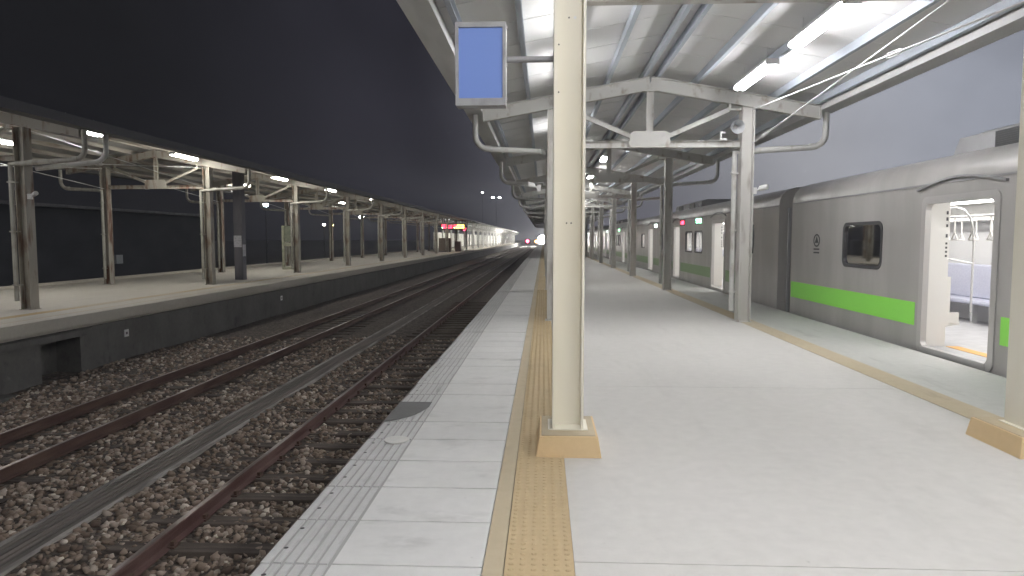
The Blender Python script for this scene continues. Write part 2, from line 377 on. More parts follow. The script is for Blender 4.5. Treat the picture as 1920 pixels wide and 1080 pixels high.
# edge slabs, grooved near the track
EDGE_JOINT = mat('dirty_joint', (.36, .36, .35), .9)
q = MB(); y = -1.0; k = 0
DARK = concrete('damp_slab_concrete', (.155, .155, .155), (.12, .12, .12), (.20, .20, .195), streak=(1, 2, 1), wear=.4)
GROOVE = concrete('grooved_concrete', (.57, .575, .57), (.44, .445, .44), (.66, .66, .65), streak=(8, .6, 1), wear=.7)
HOLE = mat('hole_dark', (.06, .06, .06), .9)
q.box(-1.39, -.295, PY0, PY1, -.09, -.009, 1)
while y < 60:
    L_ = .527 if y < 12 else .527*4
    h = random.uniform(-.0025, .0025); jy = random.uniform(.004, .008); a, bb = y+jy, y+L_-jy*.3
    q.frustum(-1.04, -.293, a, bb, -.03, h, .003, 0)
    jx = random.uniform(-.006, .006)
    for i in range(6):
        x0 = -1.398+jx+i*.0585+(0 if i == 0 else random.uniform(0, .004)); q.frustum(x0, -1.398+i*.0585+.051+jx, a+(random.uniform(-.004, .006) if i < 4 else 0), bb, -.03, h-.001, .004, 2)
    if 2.5 < y < 9:
        for i, (xx, yy) in enumerate(((-1.33, a+.16), (-1.33, a+.40))):
            w = np.arange(8)*math.pi/4
            q.add([(xx+.013*math.cos(u), yy+.013*math.sin(u), h+.0012) for u in w], [tuple(range(8))], 3)
    y += L_; k += 1
q.box(-1.398, -.295, 60, PY1, -.03, -.002, 0)
q.box(-1.37, -.295, PY0, -1, -.03, -.002, 0)
tag(q.build('edge_paving', [C_EDGE, EDGE_JOINT, GROOVE, HOLE]), kind='structure')
# damp stain on the slabs
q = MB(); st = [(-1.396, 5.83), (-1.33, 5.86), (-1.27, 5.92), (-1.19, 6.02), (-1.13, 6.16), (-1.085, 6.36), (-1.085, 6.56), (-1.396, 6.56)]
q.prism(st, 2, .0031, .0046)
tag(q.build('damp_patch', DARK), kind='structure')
q = MB(); q.prism([(-1.16+.098*math.cos(a), 5.27+.098*math.sin(a)) for a in np.arange(28)*2*math.pi/28], 2, .002, .016)
tag(q.build('round_cover', mat('cover_plate', (.60, .60, .57), .5), bevel=.004), 'round pale cover plate set in the platform edge beside the dark damp patch', 'cover plate')

# ------------------------------------------------------------------ canopies
AP_T, AP_B, EV_X = 4.70, 4.44, 3.20
SL = .183
def rt(x): return AP_T-SL*abs(x)      # rafter top
def frame_mesh(root, y, mats, base=True, detail=True, front=False):
    """one portal frame: rafter (part) > posts, ties, pipes (sub-parts). mats=(rafter, post, brace, pipe)"""
    mr, mp, mbm, mpi = mats
    q = MB()
    for s in (-1, 1):
        q.hbeam((0, 0, AP_T-.135), (s*EV_X, 0, rt(EV_X)-.125), .25, .15, .014, .010)
        q.box(s*EV_X-.006 if s > 0 else s*EV_X-.008, s*EV_X+.008 if s > 0 else s*EV_X+.006, -.075, .075, rt(EV_X)-.25, rt(EV_X)+.0)
        q.box(s*1.84-.02-s*.34, s*1.84+.02-s*.34, -.06, .06, rt(1.5)-.36, rt(1.5)-.262)      # bracket by the post head
        q.box(min(s*1.50, s*1.73), max(s*1.50, s*1.73), -.05, .05, rt(1.55)-.375, rt(1.55)-.345)
    q.box(-.16, .16, -.09, .09, AP_B-.028, AP_B-.006)
    fr = q.build('rafter', mr, root, (0, y, 0))
    for s in (-1, 1):
        p = MB().hbeam((s*1.84, 0, .13 if base else 0), (s*1.84, 0, rt(1.84)-.265), .235, .26, .020, .010, up=(1, 0, 0))
        p.box(s*1.84-.15, s*1.84+.15, -.15, .15, (.15 if base else 0), (.162 if base else .012))
        po = p.build('post', mp, fr)
        if base:
            MB().frustum(s*1.84-.24, s*1.84+.24, -.33, .32, 0, .15, .025).box(s*1.84-.20, s*1.84+.20, -.285, .275, .1505, .156, 1).build('column_base', [C_BASE, C_TAN2], fr, bevel=.008)
    t_ = MB().hbeam((-1.72, 0, 3.41), (1.72, 0, 3.41), .125, .10, .010, .008, up=(0, 0, 1)); t_.build('tie_beam', mbm, fr)
    k_ = MB().hbeam((0, 0, 3.45), (0, 0, AP_B-.03), .13, .10, .010, .008, up=(1, 0, 0)); k_.build('king_post', mbm, fr)
    for s in (-1, 1):
        MB().hbeam((s*.34, 0, 3.56), (s*1.50, 0, 4.06), .085, .085, .009, .009).build('diagonal_brace', mbm, fr)
    gpl = MB()
    gp = [(-.36, 3.35), (.36, 3.35), (.40, 3.42), (.36, 3.63), (.30, 3.66), (-.30, 3.66), (-.36, 3.63), (-.40, 3.42)]
    gpl.prism(gp, 1, -.066, -.054)
    if detail:
        for bx, bz in ((-.29, 3.6), (-.24, 3.57), (.29, 3.6), (.24, 3.57), (-.05, 3.48), (.05, 3.48), (-.28, 3.41), (-.2, 3.41), (.28, 3.41), (.2, 3.41)):
            gpl.box(bx-.014, bx+.014, -.078, -.066, bz-.014, bz+.014)
    gpl.build('gusset_plate', mbm, fr)
    for s in (-1, 1):
        ex, px = s*3.37, s*(1.84+.13)
        dx = 1.84*s-(.185 if s > 0 else .045); yp = (.12 if s > 0 else .20) if not front else -.15; y0p = -.12 if front else .12
        pts = [(ex, y0p, 4.02), (ex, y0p, 3.62)]
        for k in range(1, 6):
            a = math.radians(90*k/6); pts.append((ex-s*.26*(1-math.cos(a)), y0p, 3.62-.26*math.sin(a)))
        pts += [(ex-s*.27, y0p, 3.355), (px+s*.12, y0p, 3.30)]
        q = MB().tube(pts, .058, 9)
        q.tube([pts[-3], (pts[-3][0]-s*.12, y0p, pts[-3][2]-.005)], .064, 9)
        q.tube([(px+s*.12, y0p, 3.30), (px+s*.03, yp, 3.28), (dx, yp, 3.27), (dx, yp, 3.12), (dx, yp, .20)], [.058, .055, .052, .05, .05], 9)
        for zz in (2.85, 1.75, .55):
            q.box(dx-.058, dx+(.13 if s > 0 else .058), yp-.06, yp+.058, zz, zz+.03)
        q.build('drainpipe', mpi, fr)
    return fr
PX = (0, .13, .85, 1.60, 2.36, 3.10)
def canopy(name, label, cx, ys, y0, y1, mats, sheet, base=True, purl=PURL, gut=GUT):
    root = thing(name, label, 'platform canopy', (cx, ys[0], 0))
    o = ys[0]; Y0, Y1 = y0-o, y1-o
    # roof sheet with standing seams across the slope
    q = MB(); zt = .145
    for s in (-1, 1):
        a = (0, Y0, rt(0)+zt); 
        x1, z0, z1 = s*3.42, rt(0)+zt, rt(3.42)+zt
        q.add([(0, Y0, z0), (x1, Y0, z1), (x1, Y1, z1), (0, Y1, z0), (0, Y0, z0+.012), (x1, Y0, z1+.012), (x1, Y1, z1+.012), (0, Y1, z0+.012)],
              [(0, 1, 2, 3), (4, 7, 6, 5), (0, 4, 5, 1), (1, 5, 6, 2), (2, 6, 7, 3), (3, 7, 4, 0)])
        yy = Y0+.4
        while yy < min(Y1, 60):
            q.bar((s*.02, yy, z0-.006), (x1, yy, z1-.006), .018, .006); yy += 1.02
    q.build('roof_sheet', sheet, root)
    for s in (-1, 1):
        for px in PX[1:]:
            x = s*px; q = MB(); z = rt(px)+.004
            q.box(x-.0045, x+.0045, Y0, Y1, z, z+.132)              # channel web
            q.box(x+.0047, x+.062, Y0, Y1, z, z+.009); q.box(x+.0047, x+.062, Y0, Y1, z+.123, z+.132)
            q.build('purlin', purl, root)
        x0, x1 = 3.215, 3.54; q = MB()
        for a, b_ in ((x0, x0+.012), (x1-.012, x1)):
            lo, hi = sorted((s*a, s*b_)); q.box(lo, hi, Y0, Y1, 4.03, 4.03+(.20 if a > 3.4 else .14))
        lo, hi = sorted((s*(x0+.0125), s*(x1-.0125))); q.box(lo, hi, Y0, Y1, 4.03, 4.042)
        q.build('gutter', gut, root)
    f0 = None
    for i, y in enumerate(ys):
        if f0 is None: f0 = frame_mesh(root, 0, mats, base, front=not base)
        else: copy_tree(f0, root, (0, y-ys[0], 0))
    return root, f0
RY = [5.24+8.17*k for k in (-3, -2, -1, 0, 1, 2, 3, 4, 5, 6, 7, 8, 9, 10, 11, 12)]
CXR = 2.03
rootR, fR0 = canopy('platform_canopy', 'white gabled canopy on paired steel posts over the bright platform beside the train', CXR, RY, -24, 116, (OFFW, POSTM, OFFW, PIPE), SHEET)
frames = [f for f in kids(rootR) if f.name.startswith('rafter')]
frames.sort(key=lambda f: f.location.y)
# the frame nearest the camera keeps its cream paint, orange blocks; the others stand straight on the floor
for f in frames:
    near = f.location.y + RY[0] < 6
    for c in kids(f):
        if c.name.startswith('column_base') and not near: bpy.data.objects.remove(c)
cream_mesh = None
for c in kids(frames[3]):
    if c.name.startswith('post'):
        c.data = c.data.copy(); c.data.materials[0] = CREAM
        c['label'] = 'cream steel post standing on an orange concrete block'
    if c.name.startswith('drainpipe'): bpy.data.objects.remove(c)     # no downpipe on this frame
for f in frames[4:]:
    for c in kids(f):
        if c.name.startswith('post'):
            pass
ext = {}
for f in frames[4:]:
    for c in kids(f):
        if c.name.startswith('post'):
            k = c.data.name
            if k not in ext:
                m2 = c.data.copy()
                for v in m2.vertices:
                    if v.co.z < .17: v.co.z -= .13 if v.co.z < .145 else .15
                ext[k] = m2
            c.data = ext[k]
near_posts = sorted([c for c in kids(frames[3]) if c.name.startswith('post')], key=lambda c: c.data.vertices[0].co.x)
mp_ = near_posts[0]; near_posts[1].location = (-.09, .14, 0)
for c in kids(frames[3]):
    if c.name.startswith('column_base') and c.data.vertices[0].co.x > 0: c.location = (-.16, .12, 0)
# sticker, holes and bolts on the near post
q = MB(); q.prism([(-1.80+.011*math.cos(a), 3.245+.011*math.sin(a)) for a in np.arange(12)*math.pi/6], 1, -.0085, -.0052); q.build('round_sticker', WHITE, mp_)
for bx, bz in ((-1.845, 3.245), (-1.92, 2.70), (-1.92, 3.05), (-1.92, 3.42), (-1.855, 1.72), (-1.82, 1.72)):
    MB().prism([(bx+.006*math.cos(a), bz+.006*math.sin(a)) for a in np.arange(8)*math.pi/4], 1, -.010, -.0052).build('bolt', BLACK, mp_)
# crossed bracing rods with turnbuckles between the two right-hand posts
def rod(p0, p1, root, tb=.5):
    p0, p1 = Vector(p0), Vector(p1); q = MB().tube([p0, p1], .011, 7)
    d = (p1-p0).normalized(); c = p0.lerp(p1, tb); sd = d.cross(Vector((1, 0, 0))).normalized()
    a, e_ = c-d*.17, c+d*.17
    for s in (-1, 1): q.tube([a, a+d*.03+sd*s*.028, e_-d*.03+sd*s*.028, e_], .007, 6)
    q.tube([a-d*.05, a+d*.02], .016, 7); q.tube([e_-d*.02, e_+d*.05], .016, 7)
    return q.build('bracing_rod', STEEL, root)
yr = RY[0]
rod((1.90, 13.3-yr, 4.03), (1.90, 5.34-yr, 3.50), rootR, .66)
rod((1.945, 13.3-yr, 3.42), (1.945, 5.34-yr, 4.08), rootR, .08)

# far platform canopy
CXL = -13.54
LY = [6.5+8.5*k for k in range(11)]
PURLL = mat('purlin_old', (.40, .38, .33), .6, noise=((3, .4, 3), .3, (.20, .15, .11), 5))
PIPEL = mat('pvc_pipe_grimy', (.40, .39, .35), .5, noise=((6, 6, 3), .3, (.27, .25, .21), 4))
rootL, fL0 = canopy('platform_canopy', 'grimy canopy with rust streaked posts on the far platform across the tracks', CXL, LY, 2.5, 95, (RUSTP, RUSTP, RUSTP, PIPEL), SHEETD, base=False, purl=PURLL, gut=mat('gutter_dark', (.10, .10, .105), .6))
yl = LY[0]
fa = [f for f in kids(rootL) if f.name.startswith('rafter') and abs(f.location.y-8.5) < .1][0]
pts = [(3.37, .62, 4.02), (3.37, .62, 3.62)]+[(3.37-.26*(1-math.cos(math.radians(15*k))), .62-.02*k, 3.62-.26*math.sin(math.radians(15*k))) for k in range(1, 6)]+[(3.10, .48, 3.355), (1.98, .20, 3.20)]
MB().tube(pts, .058, 9).build('drainpipe', PIPE, fa)
for k in range(1, 10):
    for xx in (1.87, -1.87):
        if xx > 0 and k not in (1,): continue
        rod((xx, LY[k]-yl+.1, 3.35), (xx, LY[k+1 if k < 10 else k]-yl-.1, 4.05), rootL, .3)
        rod((xx+.04, LY[k]-yl+.1, 4.05), (xx+.04, LY[k+1 if k < 10 else k]-yl-.1, 3.35), rootL, .3)

# ------------------------------------------------------------------ far platform
FX0, FX1 = -9.80, -17.1
q = MB(); q.box(FX1, FX0-.12, -4, 300, -.24, 0); q.box(FX1+.1, FX0-.10, -4, 300, -.30, -.242, 0)
tag(q.build('far_platform', C_FAR), kind='structure')
q = MB(); q.box(FX0-.42, FX0-.37, -4, 300, .0005, .003); 
q.box(FX0-1.25, FX0-.95, -4, 300, .0005, .0035)
tag(q.build('far_warning_strip', mat('far_yellow_worn', (.42, .31, .15), .85, noise=((3, .4, 1), .6, (.46, .40, .30), 6))), kind='structure')
q = MB(); q.box(FX0-.119, FX0, -4, 300, -.235, -.004, 0); tag(q.build('far_platform_coping', C_FAR), kind='structure')
q = MB()
# wall with refuge openings under a ledge
segs = [(-4, 12.75), (14.0, 300)]
for a, b_ in segs: q.box(FX0-.6, FX0-.06, a, b_, -1.42, -.31)
q.box(FX0-1.6, FX0-.6, 12.75, 14.0, -1.42, -.31)
q.box(FX0-.06, FX0+.10, -4, 14.2, -.44, -.31)
q.box(FX0-.06, FX0+.02, -4, 12.75, -1.42, -.45)
q.box(FX0+.02, FX0+.45, -4, 11.6, -1.42, -1.17)
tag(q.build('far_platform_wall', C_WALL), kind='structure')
for yy, lab in ((15.6, 'small white marker plate on the far platform wall near the dark opening'), (25.2, 'small white marker plate on the far platform wall below the dark pillar')):
    mk = thing('marker_plate', lab, 'marker', (FX0-.055, yy, -.62), 'marker plates on the far wall')
    MB().box(0, .012, -.085, .085, -.085, .085).build('plate', WHITE, mk); MB().box(.0125, .017, -.03, .03, -.03, .03).build('marking', DGREY, mk)

# ------------------------------------------------------------------ lamps
def lamp(label, loc, tube, L_=1.85, group=None, wide=.21, drop=.27):
    r_ = thing('fluorescent_lamp', label, 'ceiling lamp', loc, group)
    h = MB().frustum(-wide/2, wide/2, -L_/2, L_/2, .05, .095, .0).tube([(0, -L_*.35, .094), (0, -L_*.35, .096+drop)], .007, 6).tube([(0, L_*.35, .094), (0, L_*.35, .096+drop)], .007, 6)
    for e_ in (-1, 1): h.box(-wide/2, wide/2, e_*L_/2-.012, e_*L_/2+.012, -.0, .0495)
    h.build('housing', WHITE, r_)
    for s in (-1, 1): MB().tube([(s*.05, -L_/2+.02, .008), (s*.05, L_/2-.02, .008)], .034, 8).build('tube', tube, r_)
    return r_
ZL = 4.26
P = lamp('twin tube lamp on the right roof slope, nearest the top right corner', (CXR+1.46, 9.0, ZL), TUBE, 1.75, 'lit lamps over the bright bay')
for (x, y, lab) in ((CXR+1.46, 11.7, 'twin tube lamp on the right roof slope just before the white truss'),
                    (CXR-1.64, 9.05, 'twin tube lamp behind the cream post, farther from the truss'),
                    (CXR-1.64, 11.6, 'twin tube lamp behind the cream post, close to the white truss'),
                    (CXR-1.64, 17.6, 'added unseen twin tube lamp past the white truss, behind the cream post')):  # unseen lamp added to brighten the second bay's floor and the train side
    c_ = copy_tree(P, loc=(x, y, ZL), label=lab)
    if x < CXR:
        for t_ in kids(c_):
            if t_.name.startswith('tube'): t_.data = t_.data.copy(); t_.data.materials[0] = TUBEO
for k in range(8):
    for sx in (-1, 1):
        x, y = CXR+sx*1.6, 2.9-3.1*k
        lab = 'twin tube lamp of the near canopy out of view above and behind the camera'
        copy_tree(P, loc=(x, y, ZL), label=lab, group='lamps behind the camera')
for i, y in enumerate((23.2, 30.0, 36.8, 45, 53, 61, 70, 80, 92)):
    lamp('lamp under the ridge just past the white truss' if i == 0 else 'second lamp under the ridge past the white truss' if i == 1 else 'small distant lamp under the ridge of the near canopy',
         (CXR, y, 4.26), TUBER, 1.3, 'lamps along the distant ridge of the near canopy' if i > 1 else None, drop=.14) if i < 5 else None
for i, y in enumerate((16.9, 22.4, 30.6, 38.0, 46.5, 55, 63.5, 72, 80.5)):
    labs = ('bright lamp at the near eave of the far canopy beside the drainpipe', 'long lamp under the far canopy between the first two visible truss frames', 'lamp under the far canopy just right of the dark pillar', 'small lamp under the far canopy past the name board')
    lamp(labs[i] if i < 4 else 'tiny distant lamp under the far canopy', (CXL+(1.62 if i else 1.9), y, 4.30), TUBEL if i else TUBE, 1.5, 'distant lamps of the far canopy' if i >= 4 else None)
    if i in (1, 3, 5): lamp('lamp at the rear slope of the far canopy', (CXL-1.62, y-4, 4.30), TUBEL, 1.5, 'rear lamps of the far canopy')
lamp('lamp on the far canopy at the left border of the picture', (CXL+.6, 12.2, 4.5), TUBE, 1.5)
lamp('lamp of the far canopy outside the left border', (CXL+1.62, 8.8, 4.30), TUBE, 1.5)

# ------------------------------------------------------------------ sign box on the near post
sb = thing('sign_box', 'hanging grey sign box with a plain blue face on the cream post', 'sign', (-.475, 5.27, 2.6))
q = MB(); q.ring(rrect(-.19, .19, 0, .615, .004, 1), rrect(-.165, .165, .055, .575, .004, 1), 1, -.075, .075); q.box(-.168, .168, -.045, .074, .053, .578)
q.build('case', mat('case_grey', (.36, .36, .37), .45, noise=((6, 6, 6), .3, (.28, .28, .29), 5)), sb, bevel=.004)
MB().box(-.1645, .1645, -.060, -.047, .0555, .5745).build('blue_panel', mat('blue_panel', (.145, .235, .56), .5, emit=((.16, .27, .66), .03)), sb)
q = MB().tube([(.191, .03, .36), (.555, .03, .36)], .024, 10); q.box(.545, .556, -.03, .09, .31, .41); q.build('arm', mat('arm_grey', (.34, .34, .35), .45), sb)
q = MB()
for zz in (.05, .3, .58): q.box(.19, .197, -.05, -.02, zz-.012, zz+.012)
q.build('hinge', STEEL, sb)

# ------------------------------------------------------------------ cameras, loudspeakers
def cctv(label, loc, s=1, group='surveillance cameras on the posts'):
    r_ = thing('surveillance_camera', label, 'camera', loc, group)
    MB().box(-.03 if s > 0 else -.05, .05 if s > 0 else .03, -.04, .04, -.06, .06).tube([(s*.04, 0, 0), (s*.12, -.02, .03)], .018, 8).build('bracket', WHITE, r_)
    MB().tube([(s*.10, .02, .035), (s*.12, -.02, .045), (s*.22, -.09, .07), (s*.235, -.10, .073)], [.02, .05, .052, .045], 10).build('housing', WHITE, r_)
    return r_
cctv('small white camera on the right white post facing the train', (CXR+1.84+.15, 13.38, 2.52), 1)
cctv('small white camera on the left white post facing the tracks', (CXR-1.84-.27, 13.30, 2.58), -1)
cctv('small white camera on the nearest rusty post of the far platform', (CXL+1.84+.15, 14.95, 2.55), 1)
hn = thing('loudspeaker', 'grey horn loudspeaker beside the right white post under the truss', 'loudspeaker', (CXR+1.60, 13.30, 3.72))
MB().tube([(0, .16, 0), (0, .10, 0), (0, 0, 0), (0, -.12, -.02), (0, -.16, -.025)], [.05, .055, .045, .10, .13], 14, caps=False).build('horn', mat('speaker_grey', (.40, .41, .42), .5), hn)
MB().tube([(0, .16, 0), (0, .1, 0)], .055, 12).box(-.02, .13, .08, .12, -.03, .03).build('bracket', STEEL, hn)
ip = thing('junction_box', 'small white box clipped on the tie beam by the loudspeaker', 'box', (CXR+1.38, 13.32, 3.475))
MB().box(-.06, .06, -.03, .03, 0, .03).box(-.06, -.035, -.03, .03, .03, .12).box(-.06, .03, -.03, .03, .1205, .155).build('body', WHITE, ip)

# ------------------------------------------------------------------ train
BODY = mat('car_body_grey', (.41, .40, .385), .32, metal=.1, noise=((1.2, 1.6, .35), .5, (.35, .34, .325), 6))
BODYD = mat('car_roof_grey', (.29, .29, .295), .5, noise=((1, 1, 1), .5, (.24, .24, .245), 5))
TRIM = mat('door_trim', (.48, .47, .455), .35, metal=.3)
GREEN = mat('green_band', (.27, .74, .10), .4)
GASK = mat('window_gasket', (.05, .05, .053), .5)
INW = mat('interior_white', (.70, .69, .66), .45)
INP = mat('interior_panel', (.58, .58, .58), .5)
INF = mat('interior_floor', (.48, .48, .49), .5, noise=((6, 6, 6), .4, (.43, .43, .44), 4))
SEAT = mat('seat_fabric', (.52, .53, .62), .8, noise=((30, 30, 30), .4, (.47, .48, .58), 4))
SILL = mat('orange_sill', (.70, .40, .12), .6)
CHROME = mat('handrail', (.75, .75, .74), .25, metal=.5)
INL = emis('car_ceiling_light', (1.0, .97, .93), 6.5)
LEDR = emis('led_red', (1.0, .03, .06), 5.0); LEDG = emis('led_green', (.25, 1.0, .45), 3.0); LEDW = emis('led_white', (.8, 1.0, .9), 3.0)
LEDY = emis('led_yellow', (1.0, .75, .1), 5.0)
DARKP = mat('dark_window', (.02, .022, .026), .12)
def glassm():
    m = bpy.data.materials.new('car_glass'); m.use_nodes = True; t = m.node_tree; t.nodes.clear()
    tr_ = N(t, 'ShaderNodeBsdfTransparent'); tr_.inputs[0].default_value = (.82, .82, .82, 1)
    gl = N(t, 'ShaderNodeBsdfGlossy'); gl.inputs['Roughness'].default_value = .03
    fr = N(t, 'ShaderNodeFresnel'); fr.inputs[0].default_value = 1.5
    mx = N(t, 'ShaderNodeMixShader'); o = N(t, 'ShaderNodeOutputMaterial')
    t.links.new(fr.outputs[0], mx.inputs[0]); t.links.new(tr_.outputs[0], mx.inputs[1]); t.links.new(gl.outputs[0], mx.inputs[2]); t.links.new(mx.outputs[0], o.inputs[0]); return m
GLASS = glassm()
TX = 5.50
DZ0, DZ1, WZ0, WZ1 = .045, 2.10, 1.14, 1.85
def car(label, y0, L_, doors, wins, ovals, stripes, disp, green=None, emblem=None, ac=(), straps=()):
    r_ = thing('train_car', label, 'train car', (TX, y0, 0), 'cars of the stopped train')
    holes = [(a, b_, DZ0, DZ1) for a, b_ in doors] + [(a, b_, WZ0, WZ1) for a, b_ in wins] + [(a, b_, 1.22, 1.98) for a, b_ in ovals]
    ysx = sorted({0, L_} | {v for h in holes for v in h[:2]})
    q = MB()
    for a, b_ in zip(ysx, ysx[1:]):
        zs = [(-.5, 2.38)]
        for h in holes:
            if h[0] <= a+1e-6 and h[1] >= b_-1e-6: zs = [(-.5, h[2]), (h[3], 2.38)]
        for z0, z1 in zs: q.box(0, .055, a, b_, z0, z1)
    q.box(2.845, 2.90, 0, L_, -.5, 2.38)
    pf = [(0, 2.38), (.012, 2.50), (.06, 2.62), (.16, 2.72), (.34, 2.79), (.7, 2.84), (1.45, 2.87)]
    pf = pf+[(2.9-x, z) for x, z in pf[-2::-1]]
    n = len(pf); vs = [(x, yy, z) for yy in (0, L_) for x, z in pf]
    q.add(vs, [(i, i+1, i+1+n, i+n) for i in range(n-1)], 0, True)
    for yy in (0, L_):
        e0, e1 = (yy, yy+.05) if yy == 0 else (yy-.05, yy)
        q.add([(x, yy, z) for x, z in pf]+[(2.9, yy, 2.38), (0, yy, 2.38)], [tuple(range(n))])
        q.box(.056, .95, e0, e1, -.5, 2.38); q.box(1.95, 2.844, e0, e1, -.5, 2.38); q.box(.951, 1.949, e0, e1, 2.0, 2.38); 
    q.box(.06, 2.84, .1, L_-.1, -.95, -.51)
    q.build('body', BODY, r_)
    # long seam lines and drip rail along the cant rail
    MB().box(-.012, -.0015, .05, L_-.05, 2.36, 2.385).build('drip_rail', BODYD, r_)
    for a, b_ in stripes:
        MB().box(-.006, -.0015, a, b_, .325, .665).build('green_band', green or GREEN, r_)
    for a, b_ in doors:
        o = MB().ring(rrect(a-.10, b_+.10, DZ0-.085, DZ1+.10, .10), rrect(a+.004, b_-.004, DZ0+.004, DZ1-.004, .085), 0, -.016, .066)
        dr = o.build('door_frame', TRIM, r_)
        MB().box(-.03, .065, a+.03, b_-.03, DZ0-.075, DZ0-.005+.012).build('sill', mat_sill, dr)
        MB().box(.34, .52, a+.02, b_-.02, .0415, .0465).build('warning_line', SILL, dr)
        pts = [(-.022, a-.22+(b_-a+.44)*k/10, DZ1+.20+.13*math.sin(math.pi*k/10)) for k in range(11)]
        g_ = MB()
        for p0, p1 in zip(pts, pts[1:]): g_.bar(p0, p1, .035, .028)
        g_.build('rain_gutter', BODYD, dr)
        # pocket panels, partition and curved grab rails at both sides of the doorway
        for e_, s in ((b_, 1), (a, -1)):
            pp = MB(); lo, hi = sorted((e_+s*.005, e_+s*.06)); pp.box(.07, .34, lo, hi, .046, 2.19)
            lo, hi = sorted((e_+s*.06, e_+s*.10)); pp.box(.07, .42, lo, hi, .35, 1.05)
            pp.build('door_pocket', INW, dr)
            mk = MB()
            for zz, hh in ((1.95, .05), (1.86, .05), (1.77, .04), (1.62, .05), (1.52, .03), (1.46, .03), (1.40, .03), (1.34, .03)):
                lo, hi = sorted((e_+s*.0005, e_+s*.0046)); mk.box(.285, .312, lo, hi, zz, zz+hh)
            mk.build('marking', GASK, dr)
            yy = e_+s*.13
            pts = [(.36, yy, 2.05), (.48, yy, 2.06), (.60, yy, 2.02), (.69, yy, 1.92), (.74, yy, 1.75), (.76, yy, 1.5), (.76, yy, 1.0), (.76, yy, .52)]
            MB().tube(pts, .016, 8).tube([(.36, yy, 1.32), (.76, yy, 1.24)], .016, 8).build('grab_rail', CHROME, dr)
    def wframe(a, b_, z0, z1, r, nm):
        o = MB().ring(rrect(a-.045, b_+.045, z0-.045, z1+.045, r+.03, 7), rrect(a+.012, b_-.012, z0+.012, z1-.012, r, 7), 0, -.010, .06).build(nm, GASK, r_)
        MB().add([(.022, y_, z_) for y_, z_ in rrect(a+.006, b_-.006, z0+.006, z1-.006, r, 7)], [tuple(range(32))]).build('pane', GLASS, o)
    for a, b_ in wins: wframe(a, b_, WZ0, WZ1, .12, 'window')
    for a, b_ in ovals: wframe(a, b_, 1.22, 1.98, .30, 'oval_window')
    # interior
    MB().box(.07, 2.83, .06, L_-.06, -.03, .04).build('cabin_floor', INF, r_)
    q = MB().box(.07, 2.83, .06, L_-.06, 2.25, 2.29); q.build('cabin_ceiling', INW, r_)
    q = MB().box(2.80, 2.84, .06, L_-.06, .041, 2.249); q.build('cabin_wall', INP, r_)
    for e0, e1 in ((.06, .10), (L_-.10, L_-.06)): MB().box(.07, 2.79, e0, e1, .041, 2.249).build('end_wall', INW, r_)
    for x in (.85, 1.95): MB().box(x-.09, x+.09, .4, L_-.4, 2.225, 2.249).build('ceiling_light', INL, r_)
    MB().box(2.45, 2.79, .3, L_-.3, 1.93, 2.05).build('luggage_rack', INW, r_)
    MB().box(1.62, 2.78, L_-.106, L_-.1005, 1.38, 2.02).build('end_window', DARKP, r_)
    for a, b_ in [(d1[1]+.9, d2[0]-.9) for d1, d2 in zip([(-.2, -.2)]+list(doors)[:-1], list(doors))]:
        if b_-a < .8: continue
        MB().box(2.775, 2.797, a+.2, b_-.5, 1.22, 1.82).build('far_window', DARKP, r_)
    for a, b_ in [(d1[1]+.18, d2[0]-.18) for d1, d2 in zip([(-.0, -.0)]+list(doors), list(doors)+[(L_, L_)])]:
        if b_-a < .8: continue
        q = MB(); q.box(2.33, 2.78, a, b_, .40, .485).box(2.66, 2.785, a, b_, .4855, 1.12); y_ = a+.35
        q.build('bench_seat', SEAT, r_, bevel=.03)
        q = MB()
        while y_ < b_: q.box(2.5, 2.6, y_, y_+.07, .041, .398); y_ += 1.2
        q.build('bench_leg', INP, r_)
        q = MB(); q.box(.09, .62, a, b_, .40, .485).box(.085, .20, a, b_, .4855, 1.06)
        q.build('bench_seat', SEAT, r_, bevel=.03)
        MB().box(.10, .60, a-.045, a-.003, .36, .52).tube([(.30, a-.02, .30), (.62, a-.02, .36)], .018, 8).build('bench_end', INW, r_)
    for x in (.75, 2.10): MB().tube([(x, .5, 1.93), (x, L_-.5, 1.93)], .014, 8).build('overhead_rail', CHROME, r_)
    for y_ in straps:
        for x in (.75, 2.10):
            q = MB().box(x-.012, x+.012, y_-.003, y_+.003, 1.70, 1.93)
            tri = [(x, y_-.0, 1.70), (x, y_-.075, 1.585), (x, y_+.075, 1.585), (x, y_, 1.70)]
            for p0, p1 in zip(tri, tri[1:]): q.tube([p0, p1], .011, 6)
            q.build('strap_handle', INW, r_)
    for y_, kind, w in disp:
        dsp = MB().box(-.014, -.0015, y_-w/2-.04, y_+w/2+.04, 2.12, 2.35).build('display', GASK, r_)
        q = MB(); m_ = {'r': LEDR, 'g': LEDG, 'w': LEDW}[kind]
        if kind == 'r': q.prism([(y_-w*.4, 2.17), (y_+w*.25, 2.17), (y_+w*.25, 2.20), (y_+w*.45, 2.24), (y_+w*.25, 2.28), (y_+w*.25, 2.31), (y_-w*.4, 2.31)], 0, -.017, -.0142)
        else:
            q.box(-.017, -.0142, y_-w*.45, y_-w*.12, 2.15, 2.32).box(-.017, -.0142, y_-w*.05, y_+w*.45, 2.25, 2.32).box(-.017, -.0142, y_-w*.05, y_+w*.40, 2.16, 2.22)
        q.build('lit_cells', m_, dsp)
